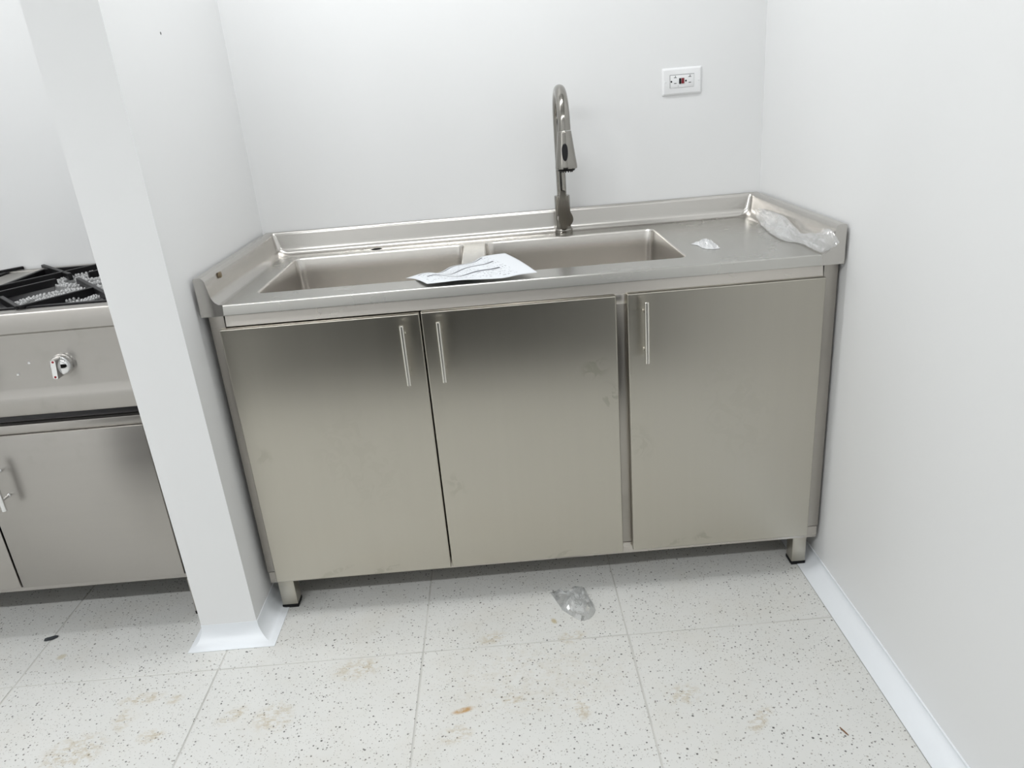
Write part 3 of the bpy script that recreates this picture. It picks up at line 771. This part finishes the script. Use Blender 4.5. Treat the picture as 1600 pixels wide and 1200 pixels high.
# ---------------------------------------------------------------- plastic bags
def crumple(p, s, amp, seed=0):
    q = p*s+Vector((seed, seed*1.7, 0))
    return Vector((mnoise.noise(q), mnoise.noise(q+Vector((9, 3, 1))), mnoise.noise(q+Vector((2, 8, 5)))))*amp
nr = [on(x, y, 'z', ZT+0.003) for x, y in [(1184, 341), (1190, 352), (1209, 368), (1227, 376), (1250, 379), (1268, 388), (1284, 394.5), (1297, 393)]]
fr_ = [(1187, 326), (1203, 330), (1230, 343), (1245, 357), (1260, 368.5), (1282, 365.5), (1298, 360), (1311, 377)]
farp = []
for (x, y) in fr_:
    a = on(x, y, 'x', W-0.034)
    if a.z < 0.884: a = on(x, y, 'z', 0.884)
    farp.append(a)
bm = bmesh.new(); NU, NV = 90, 36; rows = []
for i in range(NU+1):
    u = i/NU; a = lerp_table(nr, u); b = lerp_table(farp, u); mid = (a+b)/2; ch = (b-a)/2
    fat = (0.006+0.010*math.sin(PI*min(u*1.6, 1))+0.008*math.sin(PI*max(0, (u-0.6)/0.4)))*(0.35+0.65*math.sin(PI*min(max(u, .02), .98)))
    nrm = Vector((-0.45, 0.0, 0.9)).normalized()
    row = []
    for j in range(NV):
        t = 2*PI*j/NV; c, s = math.cos(t), math.sin(t)
        p = mid+ch*c+nrm*(s*fat if s > 0 else s*0.0015)
        if s > 0:
            q = Vector((u*7, c*2.2+2.5*u, 0)); rg = 1-abs(mnoise.noise(q)*2.2)
            q2 = Vector((u*16, c*5+4*u, 3.0)); rg2 = 1-abs(mnoise.noise(q2)*2.4)
            p += nrm*(0.011*s*(rg-0.4)+0.004*s*(rg2-0.4))+crumple(p, 18, 0.010*s, 3)
        else: p += crumple(p, 30, 0.004, 5)
        p.z = max(p.z, ZT+0.0008)
        if p.x > W-0.054: p.z = max(p.z, ZT+0.0015+0.5*(p.x-(W-0.054)))
        p.x = min(p.x, W-0.0325)
        row.append(bm.verts.new(p))
    rows.append(row)
for a, b in zip(rows, rows[1:]):
    for j in range(NV): bm.faces.new((a[j], a[(j+1) % NV], b[(j+1) % NV], b[j]))
tag(from_bm('plastic_bag', bm, 'bag_milky', None, 32), 'long twisted milky plastic bag lying against the splash edge by the right wall', 'plastic bag')

def flat_bag(name, outline, z0, mat, label, cat, lift, seed, rough_scale=60, closed=False, group=None):
    """flattened bag: an outline on the surface it lies on, filled with a crumpled double film"""
    c = sum(outline, Vector())/len(outline); NR, NA = 8, 40
    bm = bmesh.new(); prev = None
    tab = outline+[outline[0]]
    def ringpt(k, s):
        u = k/NA; n = len(outline); f = u*n; i = int(f) % n; t = f-int(f)
        e = outline[i].lerp(outline[(i+1) % n], t)
        return c+(e-c)*s
    for side in (1, 0):
        rings = []
        for r in range(NR+1):
            s = 1-r/NR*0.985; ring = []
            for k in range(NA):
                p = ringpt(k, s)
                if side:
                    h = lift*min(1, (1-s)*3.0)*(1.1-2.0*abs(mnoise.noise(p*rough_scale+Vector((seed, 0, 0)))))
                    p = p+crumple(p, rough_scale*0.6, lift*0.5*min(1, (1-s)*4), seed)
                    p.z = max(p.z+h, z0+0.001)
                else:
                    p.z = z0+0.0006
                ring.append(bm.verts.new(p))
            rings.append(ring)
        for a, b in zip(rings, rings[1:]):
            for k in range(NA): bm.faces.new((a[k], a[(k+1) % NA], b[(k+1) % NA], b[k]))
        bm.faces.new(rings[-1])
        if side: prev = rings[0]
        else:
            for k in range(NA): bm.faces.new((prev[k], prev[(k+1) % NA], rings[0][(k+1) % NA], rings[0][k]))
    o = from_bm(name, bm, mat, None, 8)
    return tag(o, label, cat, group)
ol = [on(820+x/8.889, 880+y/8.889, 'z', 0.001) for x, y in [(350, 405), (480, 392), (600, 378), (680, 330), (820, 335), (865, 410), (900, 480), (960, 570), (985, 650), (960, 720), (900, 775), (800, 805), (690, 760), (600, 700), (520, 650), (470, 570)]]
flat_bag('clear_bag', ol, 0.0, 'bag_clear', 'small clear plastic bag lying crumpled on the floor tiles', 'plastic bag', 0.03, 4.0, 34)
ol = [on(980+x/4, 280+y/4, 'z', ZT+0.001) for x, y in [(398, 405), (432, 392), (470, 384), (520, 384), (550, 400), (582, 432), (545, 436), (500, 436), (465, 428), (440, 412)]]
flat_bag('film_scrap', ol, ZT, 'scrap', 'small fan-shaped scrap of white plastic film on the worktop beside the basin', 'plastic scrap', 0.009, 9.0, 70)

# ---------------------------------------------------------------- litter
def lump(name, c, r, mat, label, cat, seed, rot=0):
    bm = bmesh.new(); bmesh.ops.create_icosphere(bm, subdivisions=2, radius=1)
    for v in bm.verts:
        k = 1+0.45*mnoise.noise(v.co*2.1+Vector((seed, seed, 0)))
        v.co = Matrix.Rotation(rot, 3, 'Z') @ Vector((v.co.x*r[0]*k, v.co.y*r[1]*k, max(v.co.z, -0.6)*r[2]*k))+Vector(c)
    zmin = min(v.co.z for v in bm.verts)
    return bm, zmin
def lump_obj(name, c, r, mat, label, cat, seed, rot=0, ground=None):
    bm, zm = lump(name, c, r, mat, label, cat, seed, rot)
    if ground is not None:
        for v in bm.verts: v.co.z += ground-zm
    return tag(from_bm(name, bm, mat, None, 40), label, cat)
p = on(80, 997.5, 'z', 0.002)
lump_obj('rubber_scrap', p, (0.016, 0.007, 0.004), 'debris', 'small black scrap of rubber on a floor joint before the stove', 'debris', 3.0, 0.45, 0.0)
p = on(1319, 1142, 'z', 0.002)
lump_obj('wood_splinter', p, (0.0016, 0.012, 0.0015), 'wood', 'thin brown splinter lying on the floor tile near the right wall', 'debris', 5.0, 0.35, 0.0)
p = on(343.5, 430, 'x', 0.0275)
bm, zm = lump('dirt_clump', p, (0.0035, 0.011, 0.009), 'resin', '', '', 8.0)
tag(from_bm('dirt_clump', bm, 'resin', None, 40), 'small brown clump of dirt stuck on the splash edge by the partition', 'debris')

for o in bpy.data.objects:
    if '_w' in o: del o['_w']
